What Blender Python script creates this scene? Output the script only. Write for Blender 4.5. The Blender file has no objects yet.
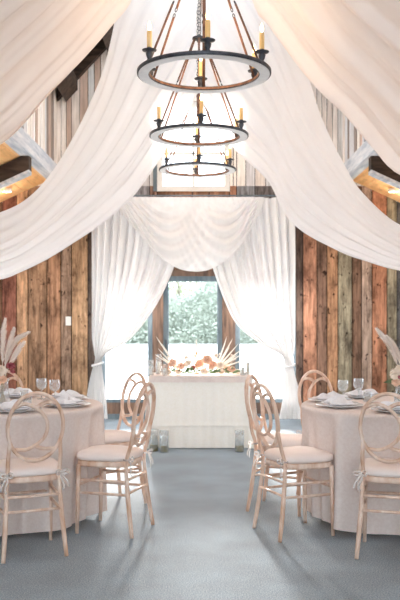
import bpy, math, random
from mathutils import Vector, Matrix
from mathutils import noise as mnoise
random.seed(11)
PI = math.pi
V = Vector
scene = bpy.context.scene
COL = scene.collection
EYE, HZ, F, CX = 1.35, 316.0, 833.0, 200.0

def at(px, py, Y):
    return Vector(((px-CX)/F*Y, Y, EYE+(HZ-py)/F*Y))
def lin(c):
    return c/12.92 if c <= .04045 else ((c+.055)/1.055)**2.4
def wrgb(r, g, b, k=.80, up=1.12):
    m_ = (r+g+b)/3; return rgb(*[min(250, (m_+(c-m_)*k)*up) for c in (r, g, b)])
def rgb(r, g, b):
    return (lin(r/255), lin(g/255), lin(b/255), 1)

# ------------------------------------------------------------------ materials
def newmat(name):
    m = bpy.data.materials.new(name); m.use_nodes = True
    nt = m.node_tree; nt.nodes.clear()
    out = nt.nodes.new('ShaderNodeOutputMaterial')
    return m, nt, out
def noise_mix(nt, c1, c2, scale=(8, 8, 8), detail=4, lo=.35, hi=.65, rough=.55, space='Object'):
    tc = nt.nodes.new('ShaderNodeTexCoord'); mp = nt.nodes.new('ShaderNodeMapping')
    mp.inputs['Scale'].default_value = scale
    nz = nt.nodes.new('ShaderNodeTexNoise'); nz.inputs['Scale'].default_value = 1
    nz.inputs['Detail'].default_value = detail; nz.inputs['Roughness'].default_value = rough
    rp = nt.nodes.new('ShaderNodeValToRGB')
    rp.color_ramp.elements[0].position = lo; rp.color_ramp.elements[0].color = c1
    rp.color_ramp.elements[1].position = hi; rp.color_ramp.elements[1].color = c2
    nt.links.new(tc.outputs[space], mp.inputs[0]); nt.links.new(mp.outputs[0], nz.inputs['Vector'])
    nt.links.new(nz.outputs['Fac'], rp.inputs[0])
    return rp.outputs[0], nz.outputs['Fac']
def solid(name, c1, c2=None, scale=(8, 8, 8), rough=.6, metal=0, bump=0, spec=.3, lo=.35, hi=.65, sheen=0):
    m, nt, out = newmat(name)
    b = nt.nodes.new('ShaderNodeBsdfPrincipled')
    b.inputs['Roughness'].default_value = rough; b.inputs['Metallic'].default_value = metal
    b.inputs['Specular IOR Level'].default_value = spec
    col, fac = noise_mix(nt, c1, c2 or c1, scale, lo=lo, hi=hi)
    nt.links.new(col, b.inputs['Base Color'])
    if bump:
        bp = nt.nodes.new('ShaderNodeBump'); bp.inputs['Strength'].default_value = bump
        bp.inputs['Distance'].default_value = .01
        nt.links.new(fac, bp.inputs['Height']); nt.links.new(bp.outputs[0], b.inputs['Normal'])
    nt.links.new(b.outputs[0], out.inputs[0])
    return m
def fabric(name, c1, c2, trans=.4, scale=(4, 4, 4), sheer=0.0):
    m, nt, out = newmat(name)
    col, fac = noise_mix(nt, c1, c2, scale)
    d = nt.nodes.new('ShaderNodeBsdfDiffuse'); t = nt.nodes.new('ShaderNodeBsdfTranslucent')
    mx = nt.nodes.new('ShaderNodeMixShader'); mx.inputs[0].default_value = trans
    nt.links.new(col, d.inputs[0]); nt.links.new(col, t.inputs[0])
    nt.links.new(d.outputs[0], mx.inputs[1]); nt.links.new(t.outputs[0], mx.inputs[2])
    last = mx
    if sheer:
        tr = nt.nodes.new('ShaderNodeBsdfTransparent'); m2 = nt.nodes.new('ShaderNodeMixShader')
        m2.inputs[0].default_value = sheer
        nt.links.new(mx.outputs[0], m2.inputs[1]); nt.links.new(tr.outputs[0], m2.inputs[2]); last = m2
    nt.links.new(last.outputs[0], out.inputs[0])
    return m
def glass(name, tint=(1, 1, 1, 1), gloss=.04, body=0.0, bodycol=(.9, .9, .9, 1)):
    m, nt, out = newmat(name)
    tr = nt.nodes.new('ShaderNodeBsdfTransparent'); tr.inputs[0].default_value = tint
    g = nt.nodes.new('ShaderNodeBsdfGlossy'); g.inputs['Roughness'].default_value = .03
    lw = nt.nodes.new('ShaderNodeLayerWeight'); lw.inputs[0].default_value = gloss
    mx = nt.nodes.new('ShaderNodeMixShader')
    nt.links.new(lw.outputs['Facing'], mx.inputs[0])
    nt.links.new(tr.outputs[0], mx.inputs[1]); nt.links.new(g.outputs[0], mx.inputs[2])
    last = mx
    if body:
        d = nt.nodes.new('ShaderNodeBsdfDiffuse'); d.inputs[0].default_value = bodycol
        m2 = nt.nodes.new('ShaderNodeMixShader'); m2.inputs[0].default_value = body
        nt.links.new(mx.outputs[0], m2.inputs[1]); nt.links.new(d.outputs[0], m2.inputs[2]); last = m2
    nt.links.new(last.outputs[0], out.inputs[0])
    return m
def emit(name, col, s):
    m, nt, out = newmat(name)
    e = nt.nodes.new('ShaderNodeEmission'); e.inputs[0].default_value = col; e.inputs[1].default_value = s
    nt.links.new(e.outputs[0], out.inputs[0]); return m
def board_mat(name, grain=(9, 9, .8), rough=.75, contrast=.55, stain=True):
    """weathered boards: the board's own colour (an attribute) times stretched grain, knots and stains"""
    m, nt, out = newmat(name)
    b = nt.nodes.new('ShaderNodeBsdfPrincipled'); b.inputs['Roughness'].default_value = rough
    b.inputs['Specular IOR Level'].default_value = .2
    a = nt.nodes.new('ShaderNodeAttribute'); a.attribute_name = 'Col'
    g, gf = noise_mix(nt, (contrast*.7, contrast*.66, contrast*.62, 1), (1.2, 1.18, 1.15, 1), tuple(3.2*s for s in grain), detail=6, lo=.3, hi=.66, rough=.65)
    s, sf = noise_mix(nt, (.40, .36, .34, 1), (1.12, 1.09, 1.06, 1), (7, 7, 3.2), detail=5, lo=.34 if stain else .05, hi=.55 if stain else .4, rough=.7)
    k, kf = noise_mix(nt, (.16, .13, .12, 1), (1, 1, 1, 1), (15, 15, 10), detail=2, lo=.27 if stain else .0, hi=.35 if stain else .05)
    def mul(x, y):
        mm = nt.nodes.new('ShaderNodeMix'); mm.data_type = 'RGBA'; mm.blend_type = 'MULTIPLY'
        mm.inputs[0].default_value = 1
        nt.links.new(x, mm.inputs[6]); nt.links.new(y, mm.inputs[7]); return mm.outputs[2]
    c = mul(mul(mul(a.outputs['Color'], g), s), k)
    nt.links.new(c, b.inputs['Base Color'])
    bp = nt.nodes.new('ShaderNodeBump'); bp.inputs['Strength'].default_value = .4; bp.inputs['Distance'].default_value = .008
    nt.links.new(gf, bp.inputs['Height']); nt.links.new(bp.outputs[0], b.inputs['Normal'])
    nt.links.new(b.outputs[0], out.inputs[0]); return m

M = {}
M['boards'] = board_mat('reclaimed_boards')
M['siding'] = board_mat('brightened_siding', contrast=1.1, stain=False)  # albedo raised to stand for light on the upper walls
M['pine'] = board_mat('pine_planks', grain=(3, 1, 9), contrast=1.2, stain=False)
M['roofwood'] = solid('dark_roof_wood', rgb(70, 56, 48), rgb(112, 90, 76), (3, 20, 20), .8, bump=.3)
M['beam'] = solid('weathered_beam', rgb(184, 192, 202), rgb(232, 232, 234), (18, 2, 18), .8, bump=.3)
M['darkbeam'] = solid('dark_rafter', rgb(52, 42, 36), rgb(84, 68, 58), (4, 14, 20), .8)
M['frame_blue'] = solid('painted_blue_grey_frame', rgb(92, 108, 118), rgb(122, 134, 140), (14, 14, 3), .6)
M['frame_brown'] = solid('stained_door_post', rgb(92, 74, 64), rgb(142, 112, 94), (26, 26, 3), .65)
M['white_paint'] = solid('white_window_paint', rgb(225, 222, 216), rgb(238, 235, 230), (6, 6, 6), .5)
M['outer'] = solid('outer_cladding', rgb(110, 95, 82), rgb(140, 120, 100), (5, 5, 1), .8)
M['glass'] = glass('window_glass')
M['swag_peach'] = fabric('peach_chiffon', rgb(247, 236, 229), rgb(249, 239, 232), .45)
M['swag'] = fabric('ivory_chiffon', rgb(247, 245, 245), rgb(249, 247, 247), .45)
M['curtain'] = fabric('sheer_white_curtain', rgb(244, 242, 241), rgb(249, 247, 246), .013, sheer=.006)
M['valance'] = fabric('sheer_white_valance', rgb(246, 244, 243), rgb(250, 248, 247), .42)
M['linen'] = fabric('blush_linen', rgb(236, 222, 214), rgb(243, 231, 224), .2, (60, 60, 60))
M['cream_linen'] = fabric('cream_linen', rgb(246, 241, 230), rgb(250, 246, 238), .04, (60, 60, 60))
M['napkin'] = fabric('white_napkin', rgb(244, 242, 244), rgb(250, 249, 250), .2)
M['cushion'] = fabric('ivory_cushion', rgb(242, 226, 218), rgb(248, 236, 229), .08)
M['organza'] = fabric('organza', rgb(248, 242, 238), rgb(252, 248, 245), .4, sheer=.62)
M['wood'] = solid('limewashed_wood', rgb(204, 160, 130), rgb(238, 216, 200), (20, 20, 7), .5, bump=.15, lo=.3, hi=.68)
M['iron'] = solid('dark_iron', rgb(58, 60, 66), rgb(86, 88, 94), (30, 30, 30), .45, metal=.4)
M['rust'] = solid('rusty_rod', rgb(92, 66, 52), rgb(142, 102, 80), (30, 30, 14), .6, metal=.2)
M['ring_white'] = solid('white_ring', rgb(246, 244, 244), rgb(252, 251, 250), (25, 25, 25), .7)
M['candle_yellow'] = solid('amber_candle_sleeve', rgb(226, 184, 120), rgb(240, 208, 158), (20, 20, 8), .5)
M['flame'] = emit('glowing_bulb', (1, .62, .30, 1), 6)
M['lamp'] = emit('lamp_diffuser', (1, .85, .65, 1), 8)
M['wax'] = solid('white_wax', rgb(246, 242, 234), rgb(250, 246, 240), rough=.5)
M['moss'] = solid('olive_gold_base', rgb(150, 130, 66), rgb(206, 184, 116), (60, 60, 60), .6)
M['china'] = solid('white_china', rgb(236, 234, 236), rgb(244, 242, 243), rough=.2, spec=.5)
M['glassware'] = glass('clear_glassware', (.97, .98, .98, 1), .16, .13, (.9, .92, .94, 1))
M['gold'] = solid('brass', rgb(196, 152, 90), rgb(220, 180, 120), rough=.3, metal=.8)
M['pampas'] = fabric('pampas', rgb(246, 236, 228), rgb(252, 246, 240), .4)
M['palm'] = fabric('bleached_palm', rgb(240, 232, 220), rgb(250, 246, 238), .04)
M['peach'] = fabric('peach_petal', rgb(236, 192, 164), rgb(244, 212, 188), .12, (50, 50, 50))
M['cream'] = fabric('cream_petal', rgb(238, 222, 204), rgb(246, 234, 220), .1, (50, 50, 50))
M['burgundy'] = fabric('burgundy_petal', rgb(132, 52, 62), rgb(196, 120, 126), .3, (60, 60, 60))
M['leaf'] = fabric('green_leaf', rgb(84, 104, 76), rgb(128, 146, 112), .3)
M['stem'] = solid('dry_stem', rgb(170, 150, 110), rgb(190, 170, 130))
M['plastic'] = solid('white_plastic', rgb(236, 232, 226), rough=.4)
M['tree1'] = fabric('hazed_green_foliage', rgb(146, 156, 134), rgb(178, 186, 162), .1, (.8, .8, .8))  # outdoor haze put into the leaf colour as paleness
M['tree2'] = fabric('hazed_blue_green_foliage', rgb(144, 152, 142), rgb(172, 180, 166), .1, (.8, .8, .8))  # leaf colour paled to stand for haze, as above
M['bark'] = solid('bark', rgb(120, 112, 104), rgb(150, 142, 132))
M['ground'] = solid('pale_gravel', rgb(214, 212, 208), rgb(228, 226, 222), (2, 2, 2), .9)
m, nt, out = newmat('blue_grey_carpet')
b = nt.nodes.new('ShaderNodeBsdfPrincipled'); b.inputs['Roughness'].default_value = .95
b.inputs['Specular IOR Level'].default_value = .1
c1, f1 = noise_mix(nt, rgb(116, 130, 140), rgb(184, 195, 203), (140, 140, 140), detail=3, lo=.3, hi=.7)
c2, f2 = noise_mix(nt, (.86, .83, .8, 1), (1.05, 1.05, 1.05, 1), (2.5, 2.5, 2.5), detail=3, lo=.3, hi=.7)
mm = nt.nodes.new('ShaderNodeMix'); mm.data_type = 'RGBA'; mm.blend_type = 'MULTIPLY'; mm.inputs[0].default_value = 1
nt.links.new(c1, mm.inputs[6]); nt.links.new(c2, mm.inputs[7]); nt.links.new(mm.outputs[2], b.inputs['Base Color'])
bp = nt.nodes.new('ShaderNodeBump'); bp.inputs['Strength'].default_value = .5; bp.inputs['Distance'].default_value = .004
nt.links.new(f1, bp.inputs['Height']); nt.links.new(bp.outputs[0], b.inputs['Normal'])
nt.links.new(b.outputs[0], out.inputs[0]); M['carpet'] = m

# ------------------------------------------------------------------ mesh building
class MB:
    def __init__(s): s.v = []; s.f = []; s.mi = []; s.sm = []; s.fc = []
    def add(s, vs, fs, mi=0, smooth=True, col=None):
        o = len(s.v); s.v += [tuple(v) for v in vs]
        for f in fs:
            s.f.append([i+o for i in f]); s.mi.append(mi); s.sm.append(smooth); s.fc.append(col or (1, 1, 1, 1))
        return s
    def box(s, x0, x1, y0, y1, z0, z1, mi=0, col=None):
        vs = [(x, y, z) for x in (x0, x1) for y in (y0, y1) for z in (z0, z1)]
        return s.add(vs, [(0, 1, 3, 2), (4, 6, 7, 5), (0, 4, 5, 1), (2, 3, 7, 6), (0, 2, 6, 4), (1, 5, 7, 3)], mi, False, col)
    def prism(s, pts, y0, y1, mi=0, col=None):   # polygon in XZ extruded over Y
        n = len(pts); vs = [(x, y0, z) for x, z in pts]+[(x, y1, z) for x, z in pts]
        fs = [list(range(n)), list(range(2*n-1, n-1, -1))]+[(i, i+n, (i+1) % n+n, (i+1) % n) for i in range(n)]
        return s.add(vs, fs, mi, False, col)
    def sweep(s, path, rx, ry=None, n=10, closed=False, ref=None, mi=0, caps=True):
        path = [Vector(p) for p in path]; N = len(path)
        RX = rx if isinstance(rx, (list, tuple)) else [rx]*N
        RY = RX if ry is None else (ry if isinstance(ry, (list, tuple)) else [ry]*N)
        vs = []; prev = None
        for i, p in enumerate(path):
            a = path[(i-1) % N] if (closed or i > 0) else p
            c = path[(i+1) % N] if (closed or i < N-1) else p
            T = (c-a).normalized()
            if ref is not None: r = Vector(ref)
            elif prev is not None: r = prev
            else: r = Vector((0, 0, 1)) if abs(T.z) < .9 else Vector((1, 0, 0))
            r = (r-T*r.dot(T)).normalized(); prev = r; q = T.cross(r)
            for k in range(n):
                an = 2*PI*k/n
                vs.append(p+r*math.cos(an)*RX[i]+q*math.sin(an)*RY[i])
        fs = []
        for i in range(N if closed else N-1):
            j = (i+1) % N
            for k in range(n):
                k2 = (k+1) % n
                fs.append((i*n+k, i*n+k2, j*n+k2, j*n+k))
        if not closed and caps:
            fs.append(tuple(range(n-1, -1, -1))); fs.append(tuple((N-1)*n+k for k in range(n)))
        return s.add(vs, fs, mi)
    def lathe(s, prof, c=(0, 0, 0), n=20, mi=0, cap0=False, cap1=False):
        vs = [(c[0]+r*math.cos(2*PI*k/n), c[1]+r*math.sin(2*PI*k/n), c[2]+z) for r, z in prof for k in range(n)]
        fs = [(i*n+k, i*n+(k+1) % n, (i+1)*n+(k+1) % n, (i+1)*n+k) for i in range(len(prof)-1) for k in range(n)]
        if cap0: fs.append(tuple(range(n-1, -1, -1)))
        if cap1: fs.append(tuple((len(prof)-1)*n+k for k in range(n)))
        return s.add(vs, fs, mi)
    def grid(s, fn, nu, nv, mi=0, closed_u=False):
        vs = [fn(i/(nu if closed_u else nu-1), j/(nv-1)) for j in range(nv) for i in range(nu)]
        fs = []
        for j in range(nv-1):
            for i in range(nu if closed_u else nu-1):
                i2 = (i+1) % nu
                fs.append((j*nu+i, j*nu+i2, (j+1)*nu+i2, (j+1)*nu+i))
        return s.add(vs, fs, mi)
    def build(s, name, mats, parent=None, loc=None, col=False):
        me = bpy.data.meshes.new(name); me.from_pydata(s.v, [], s.f)
        for m in (mats if isinstance(mats, (list, tuple)) else [mats]): me.materials.append(m)
        me.polygons.foreach_set('material_index', s.mi); me.polygons.foreach_set('use_smooth', s.sm)
        if col:
            ca = me.color_attributes.new('Col', 'FLOAT_COLOR', 'CORNER'); k = 0
            for p, c in zip(me.polygons, s.fc):
                for li in p.loop_indices: ca.data[li].color = c
        me.update()
        o = bpy.data.objects.new(name, me); COL.objects.link(o)
        if parent: o.parent = parent
        if loc is not None: o.location = loc
        return o
def tag(o, label=None, cat=None, group=None, kind=None):
    if label: o['label'] = label
    if cat: o['category'] = cat
    if group: o['group'] = group
    if kind: o['kind'] = kind
    return o
def struct(o): o['kind'] = 'structure'; return o
def empty(name, loc=(0, 0, 0), rz=0):
    o = bpy.data.objects.new(name, None); o.empty_display_size = .1; COL.objects.link(o)
    o.location = loc; o.rotation_euler = (0, 0, rz); return o
def copy_tree(o, parent=None):
    c = o.copy(); COL.objects.link(c); c.parent = parent
    for ch in list(o.children): copy_tree(ch, c)
    return c
def catmull(P, n):
    P = [Vector(p) for p in P]; Q = [2*P[0]-P[1]]+P+[2*P[-1]-P[-2]]
    pts = []
    for i in range(1, len(Q)-2):
        for k in range(16):
            t = k/16; a, b_, c, d = Q[i-1], Q[i], Q[i+1], Q[i+2]
            pts.append(.5*((2*b_)+(c-a)*t+(2*a-5*b_+4*c-d)*t*t+(-a+3*b_-3*c+d)*t**3))
    pts.append(P[-1])
    L = [0]
    for a, b_ in zip(pts, pts[1:]): L.append(L[-1]+(b_-a).length)
    res = []; j = 0
    for k in range(n):
        s = L[-1]*k/(n-1)
        while j < len(L)-2 and L[j+1] < s: j += 1
        w = (s-L[j])/max(1e-9, L[j+1]-L[j]); res.append(pts[j].lerp(pts[j+1], min(1, max(0, w))))
    return res
def lerpf(tab, x):
    for (a, va), (b_, vb) in zip(tab, tab[1:]):
        if x <= b_: return va+(vb-va)*max(0, (x-a)/(b_-a))
    return tab[-1][1]

# ------------------------------------------------------------------ the setting
WY = 10.9
NX, EZ, PZ = 1.86, 4.35, 6.35        # nave half width, eave height, peak height
AX = 3.4                             # outer aisle wall
def roof_z(x): return PZ-(PZ-EZ)*abs(x)/NX
def aisle_z(x): return 3.18-.46*(abs(x)-NX)
YB, YF = -3.0, 14.0

f = MB(); f.box(-AX, AX, YB, WY+.06, -.1, 0)
struct(f.build('floor', M['carpet']))

# back wall: individual board colours, left to right
brd = []
def pxX(px): return (px-CX)/F*WY
left = [(-60, (120, 84, 60)), (-25, (150, 108, 78)), (-12, (128, 92, 66)), (2, (150, 92, 74)), (16.5, (196, 150, 112)), (28, (160, 122, 92)), (47, (172, 126, 94)), (61, (158, 128, 106)), (71.5, (176, 138, 102)), (88, (88, 74, 66))]
for i, (px, c) in enumerate(left):
    x1 = pxX(left[i+1][0]) if i+1 < len(left) else -1.30
    brd.append((pxX(px), x1, c))
brd[0] = (-AX, brd[0][1], brd[0][2])
xs = [-1.30, -1.10, -.90, -.66, -.56, -.34, -.10, .12, .39, .48, .72, 1.0, 1.25]
cs = [(140, 110, 90), (120, 96, 80), (150, 150, 158), (168, 130, 112), (150, 106, 80), (140, 96, 70), (158, 112, 84), (150, 104, 78), (176, 120, 92), (128, 132, 140), (110, 104, 104), (140, 112, 92)]
for a, b_, c in zip(xs, xs[1:], cs): brd.append((a, b_, c))
right = [(295, (98, 78, 68)), (303, (178, 124, 96)), (317, (128, 96, 78)), (327, (176, 128, 92)), (338, (150, 140, 116)), (352, (124, 92, 72)), (361.5, (170, 144, 126)), (372, (180, 120, 88)), (387, (146, 136, 112)), (397, (92, 90, 92)), (410, (150, 110, 84)), (430, (130, 96, 74)), (450, (120, 88, 68))]
for i, (px, c) in enumerate(right):
    x0 = 1.25 if i == 0 else pxX(px)
    x1 = pxX(right[i+1][0]) if i+1 < len(right) else AX
    brd.append((x0, x1, c))
WIN = (-.56, .39, 2.98, 4.15)
DOOR = (-1.30, 1.25, 0, 1.95)
def openings(a, b_):
    m_ = (a+b_)/2; r = []
    if DOOR[0] < m_ < DOOR[1]: r.append((DOOR[2], DOOR[3]))
    if WIN[0] < m_ < WIN[1]: r.append((WIN[2], WIN[3]))
    return r
def spans(z0, z1, ops):
    res = []; z = z0
    for a, b_ in ops:
        if a > z: res.append((z, a))
        z = b_
    if z < z1: res.append((z, z1))
    return res
w = MB(); wu = MB()
for a, b_, c in brd:
    zt = (roof_z(min(abs(a), abs(b_))) if max(abs(a), abs(b_)) <= NX+.35 and min(abs(a), abs(b_)) < NX else aisle_z(min(abs(a), abs(b_))))
    if a*b_ < 0: zt = PZ
    for z0, z1 in spans(0, zt, openings(a, b_)):
        w.box(a, b_, WY+.03, WY+.09, z0, z1, col=rgb(30, 24, 20))
        d = random.uniform(0, .008)
        # reclaimed boards up to the rail, greys above it, paled to hold upper daylight in their colour
        if z1 <= 2.9:
            w.box(a+.006, b_-.006, WY-d, WY+.03, z0, z1, col=wrgb(*c))
        else:
            w.box(a+.006, b_-.006, WY-d, WY+.03, z0, max(z0+.01, 3.05), col=wrgb(*c))
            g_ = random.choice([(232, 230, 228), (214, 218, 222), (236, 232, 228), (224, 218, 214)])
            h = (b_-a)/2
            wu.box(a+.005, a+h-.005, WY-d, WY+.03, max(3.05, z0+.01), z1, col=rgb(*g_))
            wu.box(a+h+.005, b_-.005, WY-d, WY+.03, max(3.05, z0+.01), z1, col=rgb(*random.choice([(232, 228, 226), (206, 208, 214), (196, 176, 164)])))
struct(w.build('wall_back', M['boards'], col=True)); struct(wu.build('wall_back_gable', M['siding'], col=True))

def side_upper(s, name):
    w = MB(); y = YB
    pal = [(238, 236, 238), (214, 218, 226), (240, 238, 236), (196, 176, 166), (230, 226, 224), (150, 140, 136)]  # pale greys carry the upper light in the board colour
    while y < WY:
        wd = random.uniform(.10, .2)
        y1 = min(WY, y+wd)
        x = s*(NX+random.uniform(0, .01))
        w.box(min(x, x+s*.03), max(x, x+s*.03), y+.012, y1-.012, 3.30, EZ+.1, col=rgb(*random.choice(pal)))
        y = y1
    w.box(min(s*(NX+.03), s*(NX+.08)), max(s*(NX+.03), s*(NX+.08)), YB, WY, 3.30, EZ+.1, col=rgb(58, 50, 46))
    struct(w.build(name, M['siding'], col=True))
side_upper(-1, 'wall_upper_left'); side_upper(1, 'wall_upper_right')

c = MB()
def slope(x0, x1, y0, y1):
    for s in (-1, 1):
        c.prism([(s*x0, roof_z(x0)), (s*x1, roof_z(x1)), (s*x1, roof_z(x1)+.1), (s*x0, roof_z(x0)+.1)], y0, y1)
slope(0, .4, YB, WY+.1); slope(1.05, NX+.35, YB, WY+.1); slope(.4, 1.45, YB, 2.5); slope(.4, 1.45, 10.3, WY+.1)  # the gaps left are added skylights, unseen, lighting the fabric from above
for yy in (4.2, 6.2, 8.2): slope(.4, 1.45, yy, yy+.25)
struct(c.build('ceiling', M['roofwood']))
for n_, s in (('ceiling_left_aisle', -1), ('ceiling_right_aisle', 1)):
    c = MB(); x = NX+.02
    while x < AX+.3:
        x1 = x+.14
        g_ = random.choice([(240, 196, 142), (236, 188, 132), (242, 200, 150), (238, 192, 138)])
        c.prism([(s*x, aisle_z(x)), (s*(x1-.004), aisle_z(x1-.004)), (s*(x1-.004), aisle_z(x1)+.06), (s*x, aisle_z(x)+.06)], YB, WY+.02, col=rgb(*g_))
        x = x1
    struct(c.build(n_, M['pine'], col=True))
# roof rafters, eave beams, aisle rafters
t = MB()
y = YB+.3
while y < WY:
    for s in (-1, 1):
        t.prism([(0, PZ-.02), (s*NX, EZ-.02), (s*NX, EZ-.2), (0, PZ-.2)], y, y+.09)
    y += .75
for s in (-1, 1):
    t.prism([(s*1.0, roof_z(1.0)-.18), (s*1.18, roof_z(1.18)-.18), (s*1.18, roof_z(1.18)-.36), (s*1.0, roof_z(1.0)-.36)], YB, WY)
    t.prism([(s*1.6, roof_z(1.6)-.18), (s*1.75, roof_z(1.75)-.18), (s*1.75, roof_z(1.75)-.32), (s*1.6, roof_z(1.6)-.32)], YB, WY)
struct(t.build('trim_1', M['darkbeam']))
for n_, s in (('trim_2', -1), ('trim_3', 1)):
    t = MB(); a, b_ = sorted((s*NX, s*(NX+.2))); t.box(a, b_, YB, WY, 3.12, 3.32)
    struct(t.build(n_, M['beam']))
k_ = 4
for s in (-1, 1):
    for y in (3.0, 6.1, 9.2):
        t = MB(); x0, x1 = NX+.03, AX-.02
        t.prism([(s*x0, aisle_z(x0)-.01), (s*x1, aisle_z(x1)-.01), (s*x1, aisle_z(x1)-.20), (s*x0, aisle_z(x0)-.20)], y, y+.14)
        t.prism([(s*x0, aisle_z(x0)-.20), (s*x1, aisle_z(x1)-.20), (s*x1, aisle_z(x1)-.235), (s*x0, aisle_z(x0)-.235)], y-.01, y+.15, mi=1)
        struct(t.build('trim_%d' % k_, [M['darkbeam'], M['beam']])); k_ += 1
# outer aisle walls with tall windows; the hall is open at the camera's end
for n_, s in (('wall_left', -1), ('wall_right', 1)):
    w = MB(); a, b_ = sorted((s*AX, s*(AX+.1))); zt = aisle_z(AX)
    wins = [(6.0, 7.5), (8.6, 10.0)]
    y = YB
    for y0, y1 in wins+[(WY+.1, WY+.1)]:
        w.box(a, b_, y, y0, 0, zt+.1)
        if y1 > y0: w.box(a, b_, y0, y1, 0, .85); w.box(a, b_, y0, y1, zt-.12, zt+.1)
        y = y1
    struct(w.build(n_, M['outer']))
w = MB(); w.box(-AX-.1, -1.9, YB-.1, YB, 0, 2.3); w.box(1.9, AX+.1, YB-.1, YB, 0, 2.3)  # unseen low wings, added to hold back light from the open end
struct(w.build('wall_front', M['outer']))

# door and side lights
DY = WY-.02
def door_part(name, boxes, mat, parent):
    m_ = MB()
    for bx in boxes: m_.box(*bx)
    return m_.build(name, mat, parent)
def bxz(x0, x1, z0, z1, y0=DY, y1=DY+.07): return (x0, x1, y0, y1, z0, z1)
dr = struct(empty('door_1', (0, 0, 0)))
door_part('post', [bxz(-.65, -.48, 0, 1.87, DY-.03, DY+.1)], M['frame_brown'], dr)
door_part('post', [bxz(.29, .46, 0, 1.87, DY-.03, DY+.1)], M['frame_brown'], dr)
door_part('header', [bxz(-1.30, 1.25, 1.87, 1.95, DY-.03, DY+.1)], M['frame_brown'], dr)
door_part('stile', [bxz(-.48, -.41, 0, 1.87), bxz(-.655, -.62, 0, 1.87, DY-.04, DY-.03)], M['frame_blue'], dr)
door_part('stile', [bxz(.225, .29, 0, 1.87)], M['frame_blue'], dr)
door_part('rail', [bxz(-.41, .225, 1.80, 1.87)], M['frame_blue'], dr)
door_part('rail', [bxz(-.41, .225, 0, .25)], M['frame_blue'], dr)
g = MB(); g.box(-.41, .225, DY+.03, DY+.036, .25, 1.80); g.build('glass_pane', M['glass'], dr)
h = MB(); h.sweep([(-.44, DY-.04, .92), (-.44, DY-.04, 1.04)], .009); h.sweep([(-.44, DY-.04, .93), (-.44, DY, .93)], .006); h.sweep([(-.44, DY-.04, 1.03), (-.44, DY, 1.03)], .006)
h.build('handle', M['iron'], dr)
for nm, x0, x1 in (('window_2', -1.30, -.65), ('window_3', .46, 1.25)):
    wd = struct(empty(nm))
    door_part('frame', [bxz(x0, x0+.06, 0, 1.87), bxz(x1-.03, x1, 0, 1.87), bxz(x0+.06, x1-.03, 1.82, 1.87), bxz(x0+.06, x1-.03, 0, .07), bxz(x0+.06, x1-.03, .22, .27)], M['frame_blue'], wd)
    door_part('kick_panel', [bxz(x0+.06, x1-.03, .07, .22, DY+.02, DY+.05)], M['frame_brown'], wd)
    g = MB(); g.box(x0+.06, x1-.03, DY+.03, DY+.036, .27, 1.82); g.build('glass_pane', M['glass'], wd)
wd = struct(empty('window_1'))
a, b_, z0, z1 = WIN
door_part('frame', [bxz(a, a+.07, z0, z1), bxz(b_-.07, b_, z0, z1), bxz(a+.07, b_-.07, z0, z0+.06), bxz(a+.07, b_-.07, z1-.07, z1)], M['white_paint'], wd)
mid = (a+b_)/2
door_part('muntin', [bxz(mid-.015, mid+.015, z0+.06, z1-.07, DY+.01, DY+.05), bxz(a+.07, b_-.07, 3.46, 3.49, DY+.01, DY+.05)], M['white_paint'], wd)
door_part('casing', [bxz(a-.05, a, z0, z1, DY-.01, DY+.03)], M['frame_blue'], wd)
g = MB(); g.box(a+.07, b_-.07, DY+.03, DY+.036, z0+.06, z1-.07); g.build('glass_pane', M['glass'], wd)

# light switch
sw = MB(); p = at(68.5, 321, WY); sw.box(p.x-.035, p.x+.035, WY-.016, WY-.007, p.z-.058, p.z+.058)
so = tag(sw.build('light_switch', M['plastic']), 'white light switch plate on the brown board wall left of the curtain', 'light switch')
sw = MB(); sw.box(p.x-.012, p.x+.012, WY-.022, WY-.016, p.z-.022, p.z+.022); sw.build('rocker', M['plastic'], so)

# aisle ceiling lamps
for s, lb in ((-1, 'round warm ceiling lamp on the orange plank ceiling at the left'), (1, 'round warm ceiling lamp on the orange plank ceiling at the right')):
    X, Y = (2.40, 10.35)
    zc = aisle_z(X)-.03
    r = empty('ceiling_lamp', (s*X, Y, zc)); tag(r, lb, 'ceiling lamp', 'warm lamps on the side ceilings')
    q = MB(); q.lathe([(.0, .03), (.06, .03), (.065, 0), (.055, -.012)], n=18); q.build('housing', M['white_paint'], r)
    q = MB(); q.lathe([(.0, -.012), (.053, -.010)], n=18); q.build('diffuser', M['lamp'], r)
    L = bpy.data.lights.new('aisle_lamp_light', 'POINT'); L.energy = 2; L.color = (1, .82, .62); L.shadow_soft_size = .05
    lo = bpy.data.objects.new('aisle_lamp_light', L); lo.location = (s*X, Y, zc-.12); COL.objects.link(lo)

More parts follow.
